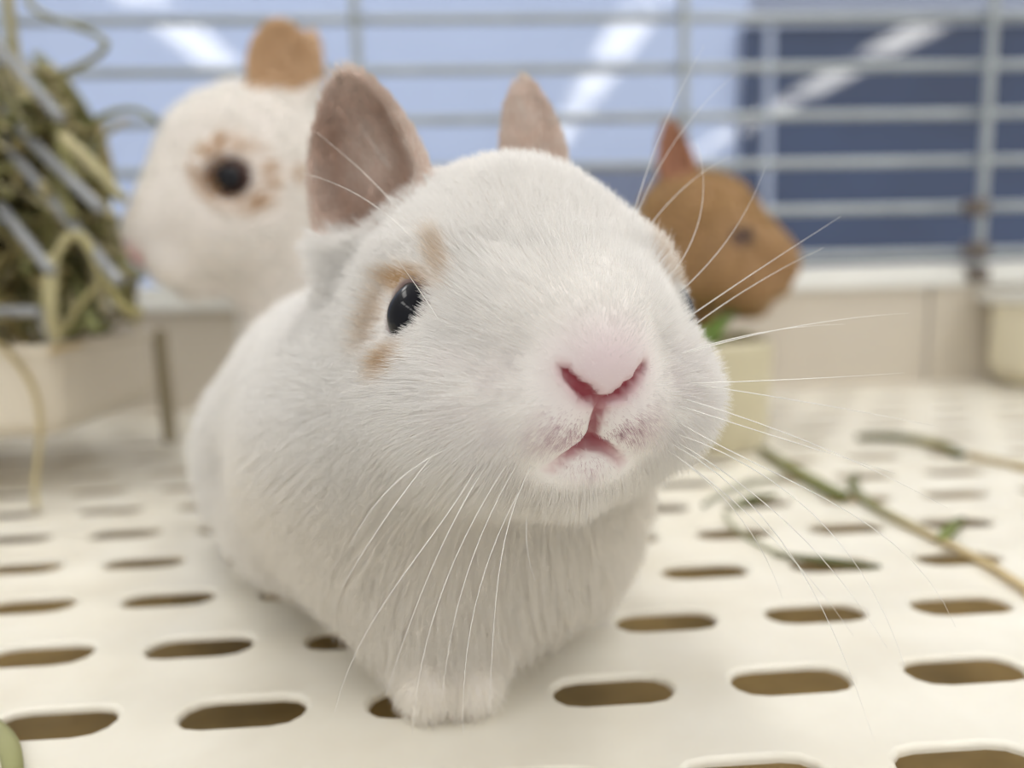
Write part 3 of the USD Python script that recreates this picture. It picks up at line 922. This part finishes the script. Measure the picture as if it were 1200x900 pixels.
def col3(p, n=None):
    q, m = m3_(p)
    e = (h3.sdf_ears(q.astype(np.float32)) < 1.2) & (q[:, 2] > 15)
    t = meshkit.fbm(p / 9.0, 3, 9)
    c = np.array([0.49, 0.33, 0.15])[None] * (0.75 + 0.5 * t)[:, None]
    c = blend(c, (0.55, 0.40, 0.22), bump01(np.linalg.norm((m - [11, 17, 0.5])[:, [0, 2]], axis=1), 5.0, 9.0) * (m[:, 1] > 8) * 0.6)
    c = blend(c, (0.70, 0.62, 0.50), bump01(np.linalg.norm((q - [24, 0, -17]) / [9, 9, 6], axis=1), 0.5, 1.2) * 0.8)
    return blend(c, (0.34, 0.17, 0.09), np.where(e, 0.6, 0.0))


def skin3(p):
    q, m = m3_(p)
    c = np.tile([0.36, 0.21, 0.10], (len(p), 1))
    e = (h3.sdf_ears(q.astype(np.float32)) < 1.2) & (q[:, 2] > 15)
    c = blend(c, (0.36, 0.16, 0.10), np.where(e, 0.9, 0.0))
    return blend(c, (0.10, 0.06, 0.05), bump01(np.linalg.norm(m - [10.4, 13.6, 0.0], axis=1), 6.0, 7.0))


b3 = at(745, 398, 368)
back_rabbit('rabbit', 'small brown rabbit leaning over the cream dish', h3,
            [((b3[0], b3[1], 37), (33, 38, 36)), ((b3[0] + 4, b3[1], 24), (36, 40, 24)), (h3.wld((-10, 0, -8)), (b3[0] + 8, b3[1] - 6, 46), 18, 24)],
            (0, 235, -1), (150, 404, 150), 1.6, col3, skin3, 12000, unit([-0.8, 0.4, -0.3]), [(10.4, 13.6, 0.0), (10.4, -13.6, 0.0)], 31, hair_l=4.0, eye_k=0.62)

# ---------------------------------------------------------------- hay feeder at the left
import manifold3d as m3d


def hull_box(x0, x1, y0, y1, z0, z1, r, top_flat=True):
    sp = m3d.Manifold.sphere(r, 20); cy = m3d.Manifold.cylinder(0.5, r, r, 20)
    ps = []
    for x in (x0 + r, x1 - r):
        for y in (y0 + r, y1 - r):
            ps += [sp.translate([x, y, z0 + r]), cy.translate([x, y, z1 - 0.5])]
    return m3d.Manifold.batch_hull(ps)


def mani(m):
    t = m.to_mesh(); return trimesh.Trimesh(t.vert_properties[:, :3], t.tri_verts, process=False)


fr = at(58, 400, 240)
TX1 = fr[0] + 1.5
tray = hull_box(TX1 - 150, TX1, fr[1] - 3, 322, 20, 50.5, 7) - hull_box(TX1 - 147.5, TX1 - 2.5, fr[1] - 0.5, 319.5, 22.5, 60, 5.5)
feeder = thing('hay_feeder', 'off white hay feeder tray with grey wire rack at the left side of the cage', 'feeder', (TX1 - 75, 280, 20))
obj('tray', mani(tray), M_tray, feeder, smooth=40)
lip = hull_box(TX1 - 151, TX1 + 1, fr[1] - 4, 323, 46.5, 50.6, 2) - m3d.Manifold.cube([145, 323 - fr[1] - 5 + 4, 30]).translate([TX1 - 147.5, fr[1] - 0.5, 40])
obj('rim', mani(lip), M_tray, feeder, smooth=40)
for bx in (TX1 - 120, TX1 - 60): obj('bracket', box(bx, bx + 8, 319, WALL_Y + 0.5, 30, 38, 1), M_rack, feeder, smooth=40)
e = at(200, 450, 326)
obj('gap_strip', box(e[0] - 3, e[0] + 1.5, 323, 329, 0, 50, 1), plain('dark_gap_strip', (0.34, 0.29, 0.19), 0.5), feeder, smooth=40)  # dark strip put in for the shaded gap behind the tray
RACK = [((-30, 20), (70, 138)), ((-30, 125), (140, 330)), ((-5, 125), (118, 245)), ((-40, 190), (60, 318))]
for (x0, y0), (x1, y1) in RACK:
    obj('rack_wire', tube(smooth_path([at(x0, y0, 256), at(x1, y1, 222)], 4), 1.75, 8), M_rack, feeder, smooth=40)
a, b = at(-60, 365, 236), at(48, 365, 236)
obj('rack_wire', tube(np.array([a, b]), 1.9, 8), M_rack, feeder, smooth=40)
b, c = at(50, 366, 236), at(60, 400, 242)
obj('rack_wire', tube(np.array([b, c]), 1.9, 8), M_rack, feeder, smooth=40)

HAYC = np.array([[0.46, 0.41, 0.20], [0.33, 0.31, 0.13], [0.60, 0.54, 0.32], [0.22, 0.23, 0.09], [0.40, 0.33, 0.15]])
heap = sg.Polygon([(-90, 55), (0, 50), (45, 66), (84, 100), (112, 150), (128, 205), (142, 270), (164, 345), (176, 378), (120, 396), (60, 408), (-90, 408)])
heap_out = heap.buffer(7)
hr = np.random.default_rng(5)
vs, fs, ts, n = [], [], [], 0
made = 0
while made < 620:
    px, py, dd = hr.uniform(-90, 185), hr.uniform(50, 410), 246 + 70 * hr.random() ** 0.8
    if not heap.contains(sg.Point(px, py)) or (px > 100 and dd < 264): continue
    ang = hr.normal(math.radians(58), 0.55) if hr.random() < 0.7 else hr.uniform(0, math.pi)
    L = hr.uniform(55, 170); k = hr.normal(0, 0.35)
    t = np.linspace(-0.5, 0.5, 6)
    an = ang + k * t * 2
    xs = px + L * np.cumsum(np.cos(an)) / 6 - L * np.cos(ang) / 2; ys = py + L * np.cumsum(np.sin(an)) / 6 - L * np.sin(ang) / 2
    ds = dd + hr.normal(0, 14) * t * 2
    if not (heap_out.contains(sg.Point(xs[0], ys[0])) and heap_out.contains(sg.Point(xs[-1], ys[-1]))): continue
    p3 = np.array([at(x, y, q) for x, y, q in zip(xs, ys, ds)])
    if (p3[:, 2] < 24).any() or ((p3[:, 2] < 53) & ((p3[:, 0] > TX1 - 4) | (p3[:, 1] < fr[1]) | (p3[:, 1] > 318))).any(): continue
    m = tube(p3, hr.uniform(0.8, 2.4), 6, flat=hr.uniform(0.3, 0.9))
    col = HAYC[hr.integers(5)] * hr.uniform(0.75, 1.15)
    vs.append(m.vertices); fs.append(m.faces + n); n += len(m.vertices); ts.append(np.tile(col, (len(m.vertices), 1))); made += 1
tag(obj('hay', (np.vstack(vs), np.vstack(fs)), M_hay, smooth=True, tint=np.vstack(ts)), 'heap of dry green hay packed in the wire rack feeder', 'hay', kind='stuff')


def stalk(label, p3, r, cols, name='hay_stalk', group=None, flat=0.7, sides=7):
    n = 16
    q = smooth_path(p3, n)
    m = tube(q, np.interp(np.linspace(0, 1, n), np.linspace(0, 1, len(np.atleast_1d(r))), np.atleast_1d(r)), sides, flat=flat)
    c = np.array(cols, float)
    t = np.array([np.interp(np.linspace(0, 1, n), np.linspace(0, 1, len(c)), c[:, k]) for k in range(3)]).T
    tint = np.vstack([np.repeat(t, sides, 0), t[0], t[-1]])
    return tag(obj(name, m, M_hay, smooth=True, tint=tint), label, 'hay stalk', group)


G, Yl, Dk = (0.24, 0.26, 0.10), (0.58, 0.48, 0.26), (0.14, 0.15, 0.06)
S = stalk
S('thick hay stalk bent in a sharp loop above the hay heap', [at(40, -20, 262), at(85, 30, 258), at(124, 56, 255), at(100, 74, 255), at(62, 88, 256)], 1.5, [(0.36, 0.34, 0.2), (0.3, 0.3, 0.16), (0.36, 0.34, 0.18)])
S('straight hay stalk standing upright out of the heap top', [at(10, -20, 262), at(14, 30, 262), at(22, 80, 262)], 1.7, [(0.45, 0.4, 0.22), (0.45, 0.40, 0.2)])
S('hay wisp arching from the heap towards the profile rabbit', [at(100, 150, 252), at(125, 134, 250), at(152, 128, 250), at(182, 142, 250)], 1.4, [G, (0.3, 0.3, 0.14), (0.3, 0.32, 0.2)])
S('second hay wisp just under the arching one', [at(110, 175, 250), at(135, 150, 250), at(150, 140, 250)], 0.9, [G, Yl])
S('pale folded hay blade in the middle of the heap', [at(62, 300, 226), at(60, 360, 226), at(66, 398, 232)], 2.3, [(0.62, 0.57, 0.32), (0.55, 0.5, 0.3)])
S('pale hay blade slanting from the fold to the heap edge', [at(66, 300, 226), at(92, 275, 226), at(122, 325, 228), at(165, 365, 236)], 2.0, [(0.58, 0.53, 0.3), (0.5, 0.45, 0.2)])
S('yellow hay blade crossing the heap below its middle', [at(118, 330, 226), at(85, 370, 228), at(68, 396, 232)], 1.5, [(0.45, 0.4, 0.2), (0.4, 0.36, 0.18)])
S('bright hay blade at the upper edge of the heap', [at(75, 160, 240), at(110, 195, 236), at(145, 235, 236)], 2.2, [(0.65, 0.58, 0.34), (0.5, 0.46, 0.26)])
S('hay blade hanging over the rim at the front corner of the tray', [at(-10, 395, 232), at(20, 425, 236), at(44, 470, 236), at(44, 540, 237), (atz(43, 596, 1.4))], 0.95, [Yl, Yl, (0.62, 0.54, 0.30)])
S('short yellow hay piece lying on the tray rim', [at(62, 410, 236), at(85, 405, 250), at(108, 398, 268)], 1.5, [(0.78, 0.62, 0.34), (0.7, 0.55, 0.3)])

# ---------------------------------------------------------------- dish, greens, bowl
dc = np.array([86.0, 288.0])


def lathe(profile, c, n=56):
    m = trimesh.creation.revolve(np.array(profile, float), sections=n); m.apply_translation([c[0], c[1], 0]); return m


dish = thing('food_dish', 'cream round food dish standing behind the near rabbit, greens in it', 'dish', (dc[0], dc[1], 0))
obj('bowl', lathe([(0, 0), (26, 0), (28, 1.0), (29.2, 6), (30.3, 38), (29.8, 40.2), (28.8, 41), (27.8, 40.2), (27.4, 38), (26.4, 9), (24, 6), (0, 6)], dc), M_dish, dish, smooth=40)


def leaf(p, yaw, pitch, L, W):
    n, k = 7, 5
    t = np.linspace(0, 1, n); w = np.sin(np.pi * np.clip(t * 0.92 + 0.04, 0, 1)) ** 0.8 * W
    u = np.linspace(-1, 1, k)
    x = t[:, None] * L * np.ones(k); y = w[:, None] * u; z = 0.15 * L * np.sin(t * 2.6)[:, None] + 0.25 * np.abs(y)
    v = np.stack([x, y, z], -1).reshape(-1, 3)
    i, j = np.meshgrid(np.arange(n - 1), np.arange(k - 1), indexing='ij')
    q = np.stack([i * k + j, i * k + j + 1, (i + 1) * k + j + 1, (i + 1) * k + j], -1).reshape(-1, 4)
    f = np.vstack([q[:, [0, 1, 2]], q[:, [0, 2, 3]]])
    nv = len(v); v2 = v - [0, 0, 0.35]
    f = np.vstack([f, f[:, ::-1] + nv]); v = np.vstack([v, v2])
    R = trimesh.transformations.euler_matrix(0, -pitch, yaw)[:3, :3]
    return trimesh.Trimesh(v @ R.T + p, f, process=False)


for i, (dx, dy, z, yw, pt, L, W, lab) in enumerate((
        (12, -8, 37, 0.3, 0.75, 20, 6, 'green leaf sticking up at the dish rim under the brown rabbit'),
        (2, -14, 36, 1.0, 0.45, 18, 6, 'green leaf lying inside the cream dish towards its front'),
        (16, 2, 36, -0.6, 0.35, 17, 5, 'green leaf leaning on the far inner side of the cream dish'))):
    tag(obj('leaf', leaf(np.array([dc[0] + dx - 8, dc[1] + dy, z]), yw, pt, L, W), M_leaf, smooth=True), lab, 'leaf')

bw = aty(1150, 400, 402)
outer = hull_box(bw[0], bw[0] + 90, 338, 404, 0, 50, 12); inner = hull_box(bw[0] + 3, bw[0] + 87, 341, 401, 3, 70, 10)
bowl = thing('water_bowl', 'ivory rounded tub against the back wall at the right edge', 'bowl', (bw[0] + 45, 371, 0))
obj('tub', mani(outer - inner), M_bowl, bowl, smooth=40)
rim = hull_box(bw[0] - 2.5, bw[0] + 92.5, 335.5, 406.5, 44.5, 51, 2.4) - m3d.Manifold.cube([84, 60, 40]).translate([bw[0] + 3, 341, 30])
obj('rim', mani(rim), M_ledge, bowl, smooth=40)

# ---------------------------------------------------------------- loose hay on the slotted floor
z = 1.0
S('long hay stem with green tip and straw yellow end on the floor', [atz(1003, 556, 1.2), atz(1030, 596, 1.3), atz(1105, 634, 1.2), atz(1215, 700, 1.2)], [1.3, 1.7, 1.3, 1.2], [Dk, (0.3, 0.3, 0.16), (0.62, 0.5, 0.28), (0.68, 0.55, 0.32)])
S('thick olive hay stalk on the floor beside the cream dish', [atz(893, 526, 2), atz(935, 553, 2), atz(988, 582, 2)], [1.8, 2.4, 2.2], [(0.2, 0.2, 0.08), (0.27, 0.27, 0.1), (0.2, 0.22, 0.07)])
S('dark and yellow hay stalk lying farthest back on the floor', [atz(1005, 512, 2), atz(1060, 513, 2), atz(1125, 532, 2)], [1.5, 2.2, 2.2], [Dk, Dk, (0.4, 0.36, 0.16), Dk])
S('straw end lying at the right edge of the floor', [atz(1135, 535, 1.4), atz(1175, 541, 1.4), atz(1230, 555, 1.4)], [1.4, 1.8], [(0.6, 0.5, 0.3), (0.55, 0.45, 0.25)])
S('dark leaf piece lying along a slot of the floor', [atz(905, 648, 0.9), atz(950, 655, 0.9), atz(1032, 664, 0.9)], [0.6, 1.4, 0.5], [(0.35, 0.34, 0.22), Dk, Dk])
S('pale hay sliver running to the dark leaf piece', [atz(850, 600, 0.8), atz(880, 632, 0.8), atz(925, 652, 0.8)], 0.7, [(0.5, 0.5, 0.36), (0.45, 0.45, 0.3)])
S('green leaf stub pointing down at the long hay stem', [atz(1128, 608, 1.6), atz(1115, 618, 1.6), atz(1104, 632, 1.9)], [0.9, 1.7, 1.3], [Dk, (0.27, 0.32, 0.1)])
S('small hay bit on the floor next to the near rabbit cheek', [atz(860, 594, 1.3), atz(885, 584, 1.3), atz(910, 580, 1.3)], [1.0, 1.9, 0.8], [(0.35, 0.36, 0.22), Dk, (0.3, 0.3, 0.16)])
S('thin grey hay piece on the floor behind the near rabbit', [atz(825, 592, 0.9), atz(860, 572, 0.9), atz(915, 560, 0.9)], [0.7, 1.2, 0.7], [(0.5, 0.5, 0.4), (0.42, 0.42, 0.3)])
S('folded green hay blade at the very front left corner of the floor', [atz(-20, 845, 1.2), atz(2, 862, 1.5), atz(12, 880, 1.4), atz(10, 930, 1.2)], [1.3, 1.5, 1.2], [(0.38, 0.38, 0.2), (0.4, 0.4, 0.2), (0.34, 0.34, 0.14)])
